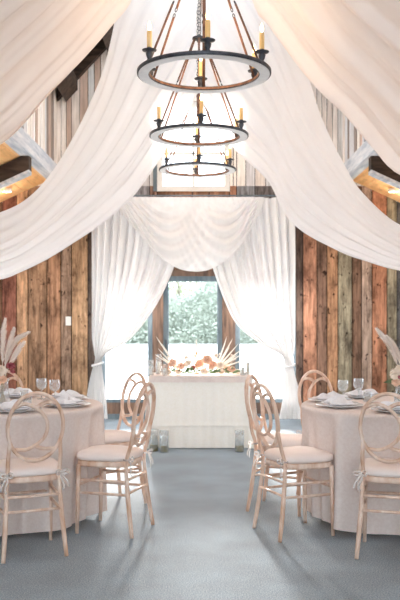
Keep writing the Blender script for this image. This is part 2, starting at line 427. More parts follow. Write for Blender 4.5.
# outside
g = MB(); g.box(-60, 60, WY+.2, 90, -.12, -.02); struct(g.build('ground', M['ground']))
g = MB(); g.box(-60, 60, -40, YB-.1, -.12, -.02); g.box(-60, -AX-.1, YB-.1, WY+.2, -.12, -.02); g.box(AX+.1, 60, YB-.1, WY+.2, -.12, -.02)
struct(g.build('ground', M['ground']))
def crown(seed, n=4200, h=5.5, r=2.6):
    random.seed(seed); q = MB()
    blobs = [(Vector((random.uniform(-r*.6, r*.6), random.uniform(-r*.5, r*.5), random.uniform(h*.28, h*.8))), random.uniform(.9, 1.5)) for _ in range(11)]
    for i in range(n):
        c_, br = random.choice(blobs); d = Vector((random.gauss(0, 1), random.gauss(0, 1), random.gauss(0, 1))).normalized()
        p = c_+d*br*random.uniform(.6, 1.05)
        if p.z < .15: continue
        s_ = random.uniform(.07, .13); u = Vector((random.gauss(0, 1), random.gauss(0, 1), random.gauss(0, 1))).normalized()
        v_ = d.cross(u).normalized() if abs(d.dot(u)) < .95 else Vector((1, 0, 0)); u = v_.cross(d+u*.4).normalized()
        q.add([p-u*s_, p+v_*s_*.6, p+u*s_, p-v_*s_*.6], [(0, 1, 2, 3)], 0, False)
    return q
tl = [(-13, 47, 1.0, 'pale green tree outside, seen low through the far left glass'), (-9, 53, .9, 'blue green tree outside, seen through the left side glass beside the door post'),
      (-5.0, 47, 1.15, 'tree outside hidden mostly by the left curtain and door post'), (-1.4, 54, 1.3, 'pale green leafy tree filling the left half of the door glass'),
      (1.6, 47, 1.1, 'leafy tree filling the right half of the door glass'), (5.4, 54, 1.1, 'tree outside seen through the right side glass beside the door post'), (9.6, 47, .95, 'blue green tree outside at the far right of the side glass')]
protos = []
for k, (x, y, sc, lb) in enumerate(tl):
    if k < 3:
        r = empty('tree', (x, y, -.02)); crown(20+k).build('foliage', M['tree1'] if k % 2 == 0 else M['tree2'], r)
        q = MB(); q.sweep([(0, 0, 0), (.05, 0, 1), (-.05, .05, 2), (.1, 0, 3.2)], [.16, .13, .1, .05], n=8); q.build('trunk', M['bark'], r); protos.append(r)
    else:
        r = copy_tree(protos[k % 3]); r.location = (x, y, -.02); r.rotation_euler = (0, 0, k*1.3)
    r.scale = (sc, sc, sc*random.uniform(.9, 1.05)); tag(r, lb, 'tree', 'trees beyond the glass door')
hd = MB(); random.seed(5)
for i in range(26000):
    x = random.uniform(-17, 14); z = random.uniform(0, 2.9+.4*math.sin(x*.9)+.3*math.sin(x*2.3)); y = 40.5+random.uniform(0, 1.2)
    s_ = random.uniform(.05, .11); u = Vector((random.gauss(0, 1), random.gauss(0, 1), random.gauss(0, 1))).normalized(); v_ = u.orthogonal().normalized(); p = Vector((x, y, z))
    hd.add([p-u*s_, p+v_*s_*.6, p+u*s_, p-v_*s_*.6], [(0, 1, 2, 3)], 0, False)
hd.grid(lambda u, v: V((-17+31*u, 41.9+.3*math.sin(u*90)*math.sin(v*9), -.02+v*(2.9+.4*math.sin((-17+31*u)*.9)+.3*math.sin((-17+31*u)*2.3)))), 120, 12)
tag(hd.build('hedge', M['tree2']), 'low blue green hedge running along the far edge of the bright yard', 'hedge')
random.seed(7)

# ------------------------------------------------------------------ hanging fabric
def swath(name, N, Fc, mat, label, sgn, folds=13, amp=.03, nt_=120, nu=150, seed=1):
    random.seed(seed)
    A = catmull(N, nt_); B = catmull(Fc, nt_)
    ph = [random.uniform(0, 6.28) for _ in range(6)]
    base = [[A[i].lerp(B[i], j/(nu-1)) for j in range(nu)] for i in range(nt_)]
    def disp(t, u):
        u2 = u**1.35+.035*math.sin(3*u*PI+ph[0]+1.5*t)
        am_ = .35+.75*u
        v = am_*(math.sin(2*PI*folds*.62*u2+ph[1]+.8*math.sin(2*t+ph[4]))+.7*math.sin(2*PI*folds*.31*u2+ph[2]+t*1.6)*1.6+.38*u*math.sin(2*PI*folds*1.25*u2+ph[3]-t*2)+.16*u*math.sin(2*PI*folds*2.3*u2+ph[5]+t*3))
        return v
    vs = []
    for i in range(nt_):
        t = i/(nt_-1); wdt = (A[i]-B[i]).length
        for j in range(nu):
            u = j/(nu-1)
            a = base[max(0, i-1)][j]; b_ = base[min(nt_-1, i+1)][j]; c_ = base[i][max(0, j-1)]; d = base[i][min(nu-1, j+1)]
            n_ = (b_-a).cross(d-c_); n_ = n_.normalized() if n_.length > 1e-9 else Vector((0, 0, 1))
            am = amp*min(1.0, wdt/1.0+.25)*(.55+.45*math.sin(PI*min(1, t*1.1)))
            vs.append(base[i][j]+n_*disp(t, u)*am)
    fs = [(i*nu+j, i*nu+j+1, (i+1)*nu+j+1, (i+1)*nu+j) for i in range(nt_-1) for j in range(nu-1)]
    q = MB(); q.add(vs, fs)
    # hemmed far edge
    q.sweep([vs[i*nu+nu-1] for i in range(0, nt_, 2)], .006, n=5)
    return tag(q.build(name, mat), label, 'ceiling drape', 'fabric swags hung from the roof ridge')

NL1 = [V((-.03, 4.6, 5.95)), V((-.45, 4.45, 4.4)), V((-1.0, 4.25, 3.45)), V((-1.8, 4.2, 2.85)), V((-2.6, 4.4, 2.58)), V((-3.3, 4.7, 2.42))]
FL1 = [at(196, -258, 6.6), at(165, -100, 6.5), at(132, 0, 6.3), at(110, 32, 6.2), at(80, 67, 6.1), at(50, 97, 6.0), at(23, 127, 5.9), at(-4, 148, 5.8), at(-70, 178, 5.6), at(-160, 190, 5.5), at(-295, 166, 5.5)]
swath('ceiling_drape', NL1, FL1, M['swag_peach'], 'peach toned fabric swag filling the upper left corner, nearest the camera', -1, 11, .026, seed=3)
NR1 = [V((-p.x, p.y, p.z)) for p in NL1]
FR1 = [at(206, -258, 6.6), at(236, -100, 6.5), at(259, 0, 6.3), at(270, 17, 6.25), at(303, 63, 6.15), at(326, 90, 6.05), at(350, 113, 6.0), at(380, 150, 5.9), at(402, 172, 5.8), at(470, 200, 5.6), at(560, 200, 5.5), at(700, 166, 5.5)]
swath('ceiling_drape', NR1, FR1, M['swag_peach'], 'peach toned fabric swag filling the upper right corner, nearest the camera', 1, 11, .026, seed=4)
NL2 = [at(196, -150, 8.2), at(163, -110, 8.2), at(138, -60, 8.2), at(121, -10, 8.2), at(113, 33, 8.15), at(104, 70, 8.1), at(90, 105, 8.1), at(75, 136, 8.05), at(53, 172, 8.0), at(29, 198, 7.95), at(0, 213, 7.9), at(-50, 226, 7.8), at(-148, 222, 7.8)]
FL2 = [at(197, 92, 9.3), at(188, 110, 9.3), at(166, 148, 9.25), at(137, 190, 9.15), at(119, 208, 9.1), at(94, 227.5, 9.0), at(70, 243, 8.9), at(47, 257, 8.8), at(20, 270, 8.65), at(-3, 278, 8.5), at(-50, 280, 8.2), at(-148, 245, 7.9)]
swath('ceiling_drape', NL2, FL2, M['swag'], 'ivory fabric swag sweeping down left behind the nearest chandelier', -1, 12, .022, seed=6)
NR2 = [at(206, -150, 8.2), at(235, -110, 8.2), at(262, -60, 8.2), at(282, 5, 8.2), at(303, 63, 8.15), at(320, 117, 8.1), at(343, 165, 8.0), at(362, 194, 7.95), at(400, 226, 7.9), at(450, 236, 7.8), at(548, 228, 7.8)]
FR2 = [at(199, 92, 9.3), at(210, 110, 9.3), at(236, 148, 9.25), at(270, 181, 9.15), at(294.4, 224, 9.0), at(338, 251, 8.85), at(368, 262, 8.7), at(402, 271, 8.5), at(450, 274, 8.2), at(548, 246, 7.9)]
swath('ceiling_drape', NR2, FR2, M['swag'], 'ivory fabric swag sweeping down right behind the nearest chandelier', 1, 12, .022, seed=9)

# window curtains: fans gathered into tiebacks
def curtain(outer, inner, label, seed, Yc=10.62, folds=11):
    random.seed(seed)
    A = catmull([at(x, y, Yc) for x, y in outer], 130); B = catmull([at(x, y, Yc) for x, y in inner], 130)
    ph = [random.uniform(0, 6.28) for _ in range(4)]; nu = 130; nv = 130; vs = []
    for i in range(nv):
        t = i/(nv-1); wd = (A[i]-B[i]).length
        am = min(.045, .012+.03*wd)
        for j in range(nu):
            u = j/(nu-1); p = A[i].lerp(B[i], u)
            u2 = u+.02*math.sin(5*u+ph[0])
            d = math.sin(2*PI*folds*u2+ph[1])+.5*math.sin(2*PI*folds*.45*u2+ph[2]+2*t)+.3*math.sin(2*PI*folds*2.1*u2+ph[3])
            vs.append(V((p.x, p.y+d*am*1.15, max(p.z, .012))))
    q = MB(); q.add(vs, [(i*nu+j, i*nu+j+1, (i+1)*nu+j+1, (i+1)*nu+j) for i in range(nv-1) for j in range(nu-1)])
    o = tag(q.build('window_curtain', M['curtain']), label, 'curtain', 'curtains tied back beside the door')
    k = min(range(nv), key=lambda i: (A[i]-B[i]).length)
    c_ = (A[k]+B[k])/2; hw = (A[k]-B[k]).length/2+.002
    q = MB(); q.sweep([(c_.x+hw*math.cos(a), c_.y+.065*math.sin(a), c_.z+.02*math.cos(a)) for a in [2*PI*i/24 for i in range(24)]], .014, .006, n=8, closed=True, ref=(0, 0, 1))
    q.build('tieback', M['curtain'], o)
    return o
curtain([(92, 198), (92, 250), (92, 300), (92, 335), (94, 352), (95, 360), (91, 374), (87, 395), (85, 418)],
        [(188, 198), (183, 235), (174, 268), (159.5, 300), (145, 322), (128, 341), (107, 353), (102, 361), (103, 374), (106, 396), (108, 419)], 'sheer white curtain left of the door, fanned out and tied back low', 2)
curtain([(294, 198), (295, 250), (295, 300), (295, 335), (294, 350), (292, 360), (295, 375), (300, 395), (303, 419)],
        [(198, 198), (203, 235), (212, 266), (225, 302), (238, 326), (262, 345), (280, 354), (284, 361), (284, 375), (283, 396), (279, 419)], 'sheer white curtain right of the door, fanned out and tied back low', 5)
# valance swag
random.seed(8)
low = [(119, 205), (128, 220), (140, 234), (160, 257), (180, 268.5), (200, 271), (216, 266), (230, 256), (244, 240), (256, 218), (264, 200)]
def valance():
    Yv = 10.45; n = 150; nv = 90; B = catmull([at(x, y, Yv) for x, y in low], n); A = [at(119+(264-119)*i/(n-1), 197, Yv) for i in range(n)]
    vs = []
    for j in range(nv):
        v = j/(nv-1)
        for i in range(n):
            u = i/(n-1); p = A[i].lerp(B[i], v)
            drop = (A[i]-B[i]).length
            # two overlapping sets of U folds, and fine gathers under the rod
            c1_ = abs(u-.31)/.30; c2_ = abs(u-.74)/.28
            f1_ = math.sin(2*PI*(5.0*(v+.75*c1_**2)))*math.exp(-((u-.31)/.21)**2)
            f2_ = math.sin(2*PI*(5.0*(v+.75*c2_**2))+1)*math.exp(-((u-.74)/.19)**2)
            gath = math.sin(2*PI*26*u+2*math.sin(9*u))*(1-v)**2
            q_ = math.sin(2*PI*9*u+1.3)*.5*(1-v)
            d = (.040*(f1_+f2_)*min(1, v*3)+.007*gath+.008*q_)*min(1, drop/.25+.15)
            belly = .05*math.sin(PI*v)*min(1, drop/.6)
            vs.append(V((p.x, p.y-d-belly, p.z)))
    q = MB(); q.add(vs, [(j*n+i, j*n+i+1, (j+1)*n+i+1, (j+1)*n+i) for j in range(nv-1) for i in range(n-1)])
    q.sweep([vs[(nv-1)*n+i] for i in range(0, n, 2)], .008, n=6)
    return tag(q.build('swag_valance', M['valance']), 'draped white swag valance hanging from the rod above the door', 'valance')
valance()
q = MB(); a = at(90, 196.5, 10.5); b_ = at(297, 196.5, 10.5); q.sweep([(a.x, 10.53, 2.872), (b_.x, 10.53, 2.872)], .009, n=10)
rod = tag(q.build('curtain_rod', M['frame_blue']), 'thin blue-grey curtain rod above the glass door carrying the white drapes', 'curtain rod')
for x in (a.x, b_.x):
    q = MB(); q.lathe([(0, -.02), (.022, 0), (0, .02)], (x, 10.53, 2.872), 10); q.build('finial', M['iron'], rod)
    q = MB(); q.sweep([(x*.98, 10.53, 2.872), (x*.98, WY-.012, 2.872)], .008, n=6); q.build('bracket', M['iron'], rod)

# ------------------------------------------------------------------ chandeliers
def make_chandelier():
    r = empty('chandelier'); R, ri = .45, .365
    q = MB(); q.lathe([(R-.004, 0), (R, .003), (R, .022), (R-.004, .026), (ri+.004, .026), (ri, .022), (ri, .004), (ri+.004, 0)], n=72)
    ring = q.build('ring', M['iron'], r)
    q = MB(); q.lathe([(R-.010, -.003), (ri+.008, -.003)], n=72); q.lathe([(R-.010, -.003), (R-.010, .002)], n=72); q.lathe([(ri+.008, -.003), (ri+.008, .002)], n=72)  # near-white band across the underside of the ring
    o = q.build('underside_band', M['ring_white'], ring); o['label'] = 'white underside band'
    q = MB(); q.lathe([(ri-.001, .006), (ri-.001, .021)], n=72); q.build('inner_band', M['rust'], ring)
    for k in range(6):
        a = PI/6+k*PI/3; d = V((math.cos(a), math.sin(a), 0))
        p0 = d*(R-.04)+V((0, 0, .026)); p1 = d*.045+V((0, 0, .895))
        q = MB(); m1 = p0.lerp(p1, .47); m2 = p0.lerp(p1, .53)
        q.sweep([p0, m1], .010, .007, n=6, ref=d.cross(V((0, 0, 1)))); q.sweep([m2, p1], .010, .007, n=6, ref=d.cross(V((0, 0, 1))))
        rd = q.build('rod', M['rust'], r)
        q = MB(); ax = (p1-p0).normalized(); sd = d.cross(V((0, 0, 1)))
        for cc in (m1+ax*.006, m2-ax*.006, p0-V((0, 0, .0))+ax*.01):
            q.sweep([cc+ax*.016*math.cos(t_)+sd*.011*math.sin(t_) for t_ in [2*PI*i/12 for i in range(12)]], .0035, n=5, closed=True)
            q.build('link', M['iron'], rd); q = MB()
    q = MB(); q.lathe([(0, .935), (.018, .93), (.022, .915), (.06, .905), (.062, .89), (.02, .885), (.012, .86), (0, .85)], n=18); q.build('hub', M['iron'], r)
    for k in range(6):
        a = PI/2+k*PI/3+.05; p = V((math.cos(a)*(R-.03), math.sin(a)*(R-.03), .026))
        q = MB(); q.lathe([(.012, 0), (.018, .005), (.012, .015), (.02, .03), (.024, .05), (.014, .058), (.045, .066), (.048, .072), (.018, .074), (.016, .09)], p, 16)
        c_ = q.build('candle_cup', M['iron'], r)
        q = MB(); q.lathe([(.0165, .08), (.0165, .19), (.01, .195), (0, .195)], p, 14); cd = q.build('candle_sleeve', M['candle_yellow'], c_)
        q = MB(); q.lathe([(.004, .195), (.011, .21), (.012, .225), (.007, .245), (0, .262)], p, 12); q.build('flame_bulb', M['flame'], c_)
    return r
def chain(r, z0, z1):
    q = MB(); z = z0; k = 0
    while z < z1:
        sd = V((1, 0, 0)) if k % 2 else V((0, 1, 0))
        q.sweep([V((0, 0, z+.02))+V((0, 0, 1))*.022*math.cos(t_)+sd*.008*math.sin(t_) for t_ in [2*PI*i/12 for i in range(12)]], .003, n=5, closed=True)
        z += .036; k += 1
    q.build('chain', M['iron'], r)
RZ = 2.985
ch = make_chandelier(); chs = [ch, copy_tree(ch), copy_tree(ch)]
for r, (x, y, z), lb in zip(chs, ((.027, 5.59, RZ-.02), (-.009, 7.57, RZ-.01), (-.029, 9.73, RZ+.06)),
        ('large ring chandelier with amber candles, nearest the camera', 'middle ring chandelier hanging behind the nearest one', 'farthest ring chandelier hanging in front of the upper window')):
    r.location = (x, y, z); tag(r, lb, 'chandelier', 'ring chandeliers down the middle of the hall')
    chain(r, .93, PZ-z-.2)
    for k in range(6):
        a = PI/2+k*PI/3+.05
    L = bpy.data.lights.new('chandelier_light', 'POINT'); L.energy = 10; L.color = (1, .7, .42); L.shadow_soft_size = .25
    lo = bpy.data.objects.new('chandelier_light', L); lo.location = (x, y, z+.3); COL.objects.link(lo)

# ------------------------------------------------------------------ chairs
def make_chair():
    r = empty('oval_back_chair')
    def back_y(z): return -.02-(z-.5)*.16
    # splayed rear legs running up into posts
    for s in (-1, 1):
        P = catmull([(s*.176, -.05, 0), (s*.158, -.018, .22), (s*.146, 0, .44), (s*.146, back_y(.56), .56), (s*.140, back_y(.655), .655)], 18)
        q = MB(); q.sweep(P, [.0115+.003*math.sin(PI*min(1, i/10)) for i in range(18)], n=10)
        q.build('leg', M['wood'], r)
        q = MB(); q.sweep([(s*.172, .320, 0), (s*.170, .315, .2), (s*.168, .31, .43)], [.011, .0135, .0155], n=10)
        q.build('leg', M['wood'], r)
    q = MB(); zc, a_, b_ = .735, .154, .190
    q.sweep([(a_*math.cos(t_), back_y(zc+b_*math.sin(t_)), zc+b_*math.sin(t_)) for t_ in [2*PI*i/56 for i in range(56)]], .0145, .011, n=10, closed=True, ref=(0, 1, 0))
    # ref is the depth axis
    q.build('back_ring', M['wood'], r)
    def arc(pts):
        q = MB(); P = catmull([(x*a_, back_y(zc+y*b_), zc+y*b_) for x, y in pts], 40)
        q.sweep(P, .0115, .0105, n=8, ref=(0, 1, 0)); q.build('back_arc', M['wood'], r)
    arc([(-.76, .60), (-.44, .70), (0, .57), (.33, .28), (.43, 0), (.33, -.3), (0, -.55), (-.36, -.66), (-.74, -.64)])
    arc([(-.02, .57), (.2, .68), (.45, .73), (.70, .70)])
    arc([(-.02, -.55), (.2, -.63), (.45, -.66), (.72, -.66)])
    # seat: rounded trapezoid frame
    def outline(t_, w0, w1, y0, y1, e=3.6):
        c_, s_ = math.cos(t_), math.sin(t_)
        X = math.copysign(abs(c_)**(2/e), c_); Y = math.copysign(abs(s_)**(2/e), s_)
        w_ = w0+(w1-w0)*(Y+1)/2
        return X*w_, (y0+y1)/2+Y*(y1-y0)/2
    def slab(prof, mat, name):
        q = MB(); n = 48; vs = []
        for ins, z in prof:
            for k in range(n):
                x, y = outline(2*PI*k/n, .165-ins, .193-ins, -.015+ins, .350-ins); vs.append((x, y, z))
        fs = [(i*n+k, i*n+(k+1) % n, (i+1)*n+(k+1) % n, (i+1)*n+k) for i in range(len(prof)-1) for k in range(n)]
        fs += [tuple(range(n-1, -1, -1)), tuple((len(prof)-1)*n+k for k in range(n))]
        q.add(vs, fs); return q.build(name, mat, r)
    slab([(.012, .418), (.002, .422), (0, .43), (.0, .448), (.006, .454)], M['wood'], 'seat')
    cu = slab([(.010, .455), (-.004, .462), (-.008, .475), (-.004, .492), (.012, .504), (.05, .511), (.10, .514), (.15, .515)], M['cushion'], 'cushion')
    for s in (-1, 1):
        q = MB(); b0 = V((s*.150, -.012, .470))
        def rib(pts, w_):
            q.sweep(catmull([b0+V(p)*.8 for p in pts], 12), .0015, w_*.85, n=6, ref=(0, 1, 0))
        rib([(0, -.015, 0), (s*.03, -.03, .02), (s*.055, -.03, .005), (s*.03, -.03, -.01), (0, -.016, 0)], .010)
        rib([(0, -.015, 0), (-s*.02, -.03, .02), (-s*.035, -.035, 0), (-s*.02, -.03, -.012), (0, -.016, 0)], .009)
        rib([(0, -.016, 0), (s*.02, -.03, -.03), (s*.045, -.04, -.07), (s*.05, -.04, -.10)], .008)
        rib([(0, -.016, 0), (s*.00, -.03, -.04), (s*.02, -.035, -.09), (s*.01, -.035, -.12)], .008)
        q.sweep([b0+V((.018*math.cos(a), .018*math.sin(a)+.01, 0)) for a in [2*PI*i/12 for i in range(12)]], .006, .002, n=6, closed=True, ref=(0, 0, 1))
        q.build('ribbon_bow', M['organza'], r)
        for z, fz in ((.335, .335), (.255, .255)):
            def legx(z): return .146+(.176-.146)*(1-z/.44)**1.1
            def legy(z): return -.05*(1-z/.44)**1.2
            q = MB(); q.sweep([(s*legx(z), legy(z), z), (s*.169, .315, fz)], .0085, n=8); q.build('stretcher', M['wood'], r)
    for z in (.345, .265):
        x = .146+.03*(1-z/.44)**1.1; y = -.05*(1-z/.44)**1.2
        q = MB(); q.sweep([(-x, y, z), (x, y, z)], .0085, n=8); q.build('stretcher', M['wood'], r)
    q = MB(); q.sweep([(-.17, .315, .30), (.17, .315, .30)], .0085, n=8); q.build('stretcher', M['wood'], r)
    return r
TL, TR = V((-1.31, 5.53, 0)), V((1.335, 5.52, 0))
seats = [  # table, angle of the chair from the table centre, rear-foot distance, label, group
    (TL, -66.5, 1.00, 'oval-back wooden chair with its back to the camera at the left table'),
    (TL, -18.0, 1.00, 'oval-back wooden chair side on at the left table, nearer of the two by the aisle'),
    (TL, 37.0, 1.02, 'oval-back wooden chair at the left table, farther of the two by the aisle'),
    (TL, 97.0, 1.00, 'pale oval chair back rising behind the left table at the photo edge'),
    (TR, -107.5, .99, 'oval-back wooden chair with its back to the camera at the right table'),
    (TR, -157.6, 1.00, 'oval-back wooden chair side on at the right table, nearer of the two by the aisle'),
    (TR, 157.0, 1.02, 'oval-back wooden chair at the right table, farther of the two by the aisle'),
    (TR, 117.5, .96, 'pale oval chair back rising behind the right table against the board wall')]
proto = make_chair()
for i, (T, ang, dist, lb) in enumerate(seats):
    o = proto if i == 0 else copy_tree(proto)
    a = math.radians(ang); d = V((math.cos(a), math.sin(a), 0))
    p = T+d*(dist-.05); o.location = p
    o.rotation_euler = (0, 0, a+PI/2)      # +Y of the chair faces the table centre
    if i == 3: o.location = p+V((-.03, -.10, 0)); o.rotation_euler.z += .6
    tag(o, lb, 'chair', 'oval-back chairs around the two round tables')

# ------------------------------------------------------------------ round tables
def round_cloth(T, seed, label):
    random.seed(seed)
    chairs_at = [math.radians(a) for TT, a, _d, _l in seats if TT is T]+[math.radians(180-math.degrees(0)) if T is TL else 0]
    ks = [(7, random.uniform(0, 6)), (13, random.uniform(0, 6)), (21, random.uniform(0, 6)), (31, random.uniform(0, 6))]
    n = 260; rows = []
    for r_ in (0.001, .2, .4, .55, .62): rows.append((r_, .765, 0))
    for r_, z in ((.645, .764), (.656, .758), (.662, .745)): rows.append((r_, z, .0))
    def away(th): return 1-sum(math.exp(-((math.atan2(math.sin(th-a), math.cos(th-a)))/.36)**2) for a in chairs_at)
    zz = [.72, .68, .62, .55, .47, .38, .29, .2, .12, .06, .022]
    for z in zz: rows.append((.662, z, (1-z/.745)))
    vs = []
    for r_, z, s_ in rows:
        for k in range(n):
            th = 2*PI*k/n
            w_ = .35*math.sin(ks[0][0]*th+ks[0][1])+.8*math.sin(ks[1][0]*th+ks[1][1]+.5*math.sin(3*th))+.55*math.sin(ks[2][0]*th+ks[2][1])+.2*math.sin(ks[3][0]*th)
            aw = max(0, away(th)); rr = r_+s_**.5*(-.095+.125*aw)+(.042+.020*aw)*w_*s_**.55
            vs.append((rr*math.cos(th), rr*math.sin(th), z+(.013*w_*s_**3 if s_ > .5 else 0)+(.022*s_**4)))
    fs = [(i*n+k, i*n+(k+1) % n, (i+1)*n+(k+1) % n, (i+1)*n+k) for i in range(len(rows)-1) for k in range(n)]
    q = MB(); q.add(vs, fs)
    return tag(q.build('tablecloth', M['linen'], loc=T), label, 'tablecloth', 'blush cloths on the round tables')
for T, lb, lb2, sd in ((TL, 'blush floor-length cloth on the left round table', 'round banquet table under the left blush cloth', 31), (TR, 'blush floor-length cloth on the right round table', 'round banquet table under the right blush cloth', 32)):
    r = empty('round_table', T); tag(r, lb2, 'table', 'round banquet tables')
    q = MB(); q.lathe([(0, .735), (.64, .735), (.648, .742), (.648, .755), (.64, .760), (0, .760)], n=60); q.build('tabletop', M['wood'], r)
    q = MB(); q.lathe([(0, 0), (.26, 0), (.26, .03), (.05, .05), (.04, .7), (.15, .735)], n=24); q.build('pedestal', M['iron'], r)
    round_cloth(T, sd, lb)
TZ = .7655
def polar(T, ang, r_): a = math.radians(ang); return V((T.x+r_*math.cos(a), T.y+r_*math.sin(a), TZ))
# place settings
def make_plate(name, R):
    q = MB(); q.lathe([(0, .004), (R*.6, .004), (R*.68, .008), (R, .017), (R, .0195), (R*.69, .0115), (R*.6, .008), (0, .008)], n=36); q.lathe([(R*.5, .0), (R*.52, .0045)], n=24)
    return q.build(name, M['china'])
def make_napkin(seed):
    random.seed(seed); q = MB(); L, W_ = .205, .15
    def top(u, v):
        x = (u-.5)*L; y = (v-.5)*W_
        pinch = 1-.45*math.exp(-((u-.5)/.16)**2)
        y *= pinch
        e = min(1, 8*min(u, 1-u, v, 1-v))
        z = .006+e*(.012+.010*math.sin(15*v+3*u+seed)+.009*math.sin(9*u-6*v+seed*2)+.012*math.exp(-((u-.5)/.14)**2))
        return V((x+.01*math.sin(12*v+seed), y+.012*math.sin(9*u+seed), z))
    q.grid(top, 26, 22)
    q.grid(lambda u, v: V((top(u, v).x, top(u, v).y, .0005)), 26, 22)
    return q.build('napkin', M['napkin'])
def make_wine():
    q = MB(); q.lathe([(0, .0), (.032, .001), (.033, .003), (.01, .006), (.0045, .012), (.004, .055), (.008, .064), (.028, .078), (.036, .095), (.0375, .11), (.036, .13), (.0335, .146)], n=24)
    q.lathe([(0, .068), (.026, .080), (.0345, .096), (.036, .11), (.0345, .13), (.0325, .146)], n=24)
    return q.build('wine_glass', M['glassware'])
def make_votive():
    q = MB(); q.lathe([(0, .001), (.026, .001), (.028, .004), (.029, .07), (.0275, .07), (.0265, .008), (0, .006)], n=20)
    o = q.build('votive_holder', M['glassware'])
    q = MB(); q.lathe([(0, .009), (.022, .009), (.022, .035), (0, .036)], n=16); q.build('candle', M['wax'], o)
    return o
plate0 = make_plate('charger_plate', .150); plate1 = make_plate('dinner_plate', .118); nap = [make_napkin(k) for k in (1, 2, 3)]
wine0 = make_wine(); vot0 = make_votive(); used = set()
def put(o, loc, rz, label, cat, group):
    c_ = o if o.name not in used else copy_tree(o)
    if o.name in used: pass
    used.add(o.name); c_.location = loc; c_.rotation_euler = (0, 0, rz); tag(c_, label, cat, group); return c_
sets = [(TL, -66.5, 'left', 'by the chair with its back to the camera'), (TL, -18, 'left', 'by the nearer aisle chair'), (TL, 37, 'left', 'by the farther aisle chair'), (TL, 90, 'left', 'by the chair behind the table'),
        (TR, -107.5, 'right', 'by the chair with its back to the camera'), (TR, -157.6, 'right', 'by the nearer aisle chair'), (TR, 160, 'right', 'by the farther aisle chair'), (TR, 112, 'right', 'by the chair behind the table')]
for i, (T, ang, sd, wh) in enumerate(sets):
    p = polar(T, ang, .475)
    put(plate0, p, 0, 'white charger plate on the %s table %s' % (sd, wh), 'plate', 'charger plates on the round tables')
    put(plate1, p+V((0, 0, .0115)), 0, 'white dinner plate on the %s table %s' % (sd, wh), 'plate', 'dinner plates on the round tables')
    put(nap[i % 3], p+V((0, 0, .026)), math.radians(ang+90+random.uniform(-20, 20)), 'loose white napkin on the %s table %s' % (sd, wh), 'napkin', 'napkins on the plates')
# extra folded napkins spilling over the table edge between settings are not in the photo; glasses
for p, lb in ((V((-1.115, 5.86, TZ)), 'stemmed wine glass on the left table, left one of the pair seen against the wall'), (V((-1.0, 5.73, TZ)), 'stemmed wine glass on the left table, right one of the pair seen against the wall'),
              (V((.98, 5.71, TZ)), 'stemmed wine glass on the right table, left one of the pair seen against the wall'), (V((1.115, 5.86, TZ)), 'stemmed wine glass on the right table, right one of the pair seen against the wall')):
    put(wine0, p, 0, lb, 'wine glass', 'wine glasses on the round tables')
for p, lb in ((V((-1.22, 5.78, TZ)), 'small glass votive holder on the left table beside the flowers'), (V((1.14, 5.68, TZ)), 'small glass votive holder on the right table beside the wine glasses'), (V((1.27, 5.33, TZ)), 'small glass votive holder on the right table behind the nearest chair back'), (V((-1.12, 5.40, TZ)), 'small glass votive holder on the left table behind the nearest chair back')):
    put(vot0, p, 0, lb, 'votive', 'votive holders on the round tables')

# flowers
def rose(q, c_, r_, up=V((0, 0, 1)), seed=0, layers=4):
    random.seed(seed); up = V(up).normalized(); ax = up.orthogonal().normalized(); ay = up.cross(ax)
    for L in range(layers):
        f_ = (L+1)/layers; n = 3+L*2; tilt = .25+1.05*f_
        for k in range(n):
            an = 2*PI*(k+.5*(L % 2))/n+random.uniform(-.15, .15)
            d = ax*math.cos(an)+ay*math.sin(an); s_ = up.cross(d)
            vs = []
            for j in range(5):
                v = j/4; hgt = r_*math.cos(tilt*v)*v*1.05; out_ = r_*(.12*f_+math.sin(tilt*v)*v*.95)
                for i in range(5):
                    u = (i-2)/2; wd = r_*.62*math.sin(PI*min(.93, .18+.68*v))*(1-.1*abs(u))
                    vs.append(c_+d*(out_-.12*r_*u*u)+s_*u*wd+up*(hgt-.1*r_*u*u*v+.04*r_*math.sin(7*an+u*3)))
            q.add(vs, [(j*5+i, j*5+i+1, (j+1)*5+i+1, (j+1)*5+i) for j in range(4) for i in range(4)])
def blade(q, p0, p1, w_, bend=V((0, 0, 0)), n=7, mi=0):
    p0, p1 = V(p0), V(p1); d = (p1-p0).normalized(); s_ = d.cross(V((.2, 1, .1))).normalized(); vs = []
    for i in range(n):
        t_ = i/(n-1); c_ = p0.lerp(p1, t_)+V(bend)*math.sin(PI*t_/2)**2; ww = w_*math.sin(PI*min(1, .12+.88*t_))**.7+.0004
        nn = d.cross(s_)*ww*.25
        vs += [c_-s_*ww+nn, c_, c_+s_*ww+nn]
    q.add(vs, [(i*3+k, i*3+k+1, (i+1)*3+k+1, (i+1)*3+k) for i in range(n-1) for k in range(2)], mi)
def plume(q, pts, L=.032, n=560, seed=0, start=.3):
    random.seed(seed); P = catmull(pts, 60)
    q.sweep(P, [.0028-.0022*i/59 for i in range(60)], n=5)
    for k in range(n):
        t_ = start+(1-start)*random.random()**.85; i = min(58, int(t_*59)); T_ = (P[i+1]-P[i]).normalized(); d = V((random.gauss(0, 1), random.gauss(0, 1), random.gauss(0, 1))); d = (d-T_*d.dot(T_)).normalized()
        ln = L*(.35+.65*math.sin(PI*min(1, (t_-start)/(1-start)*.9+.1)))*random.uniform(.7, 1.2)
        a = P[i]; b_ = a+d*ln*.55+T_*ln*1.0; c_ = b_+d*ln*.2+T_*ln*.8-V((0, 0, ln*.25)); s_ = T_.cross(d)*.0016
        q.add([a-s_, a+s_, b_+s_, c_, b_-s_], [(0, 1, 2, 4), (4, 2, 3)])
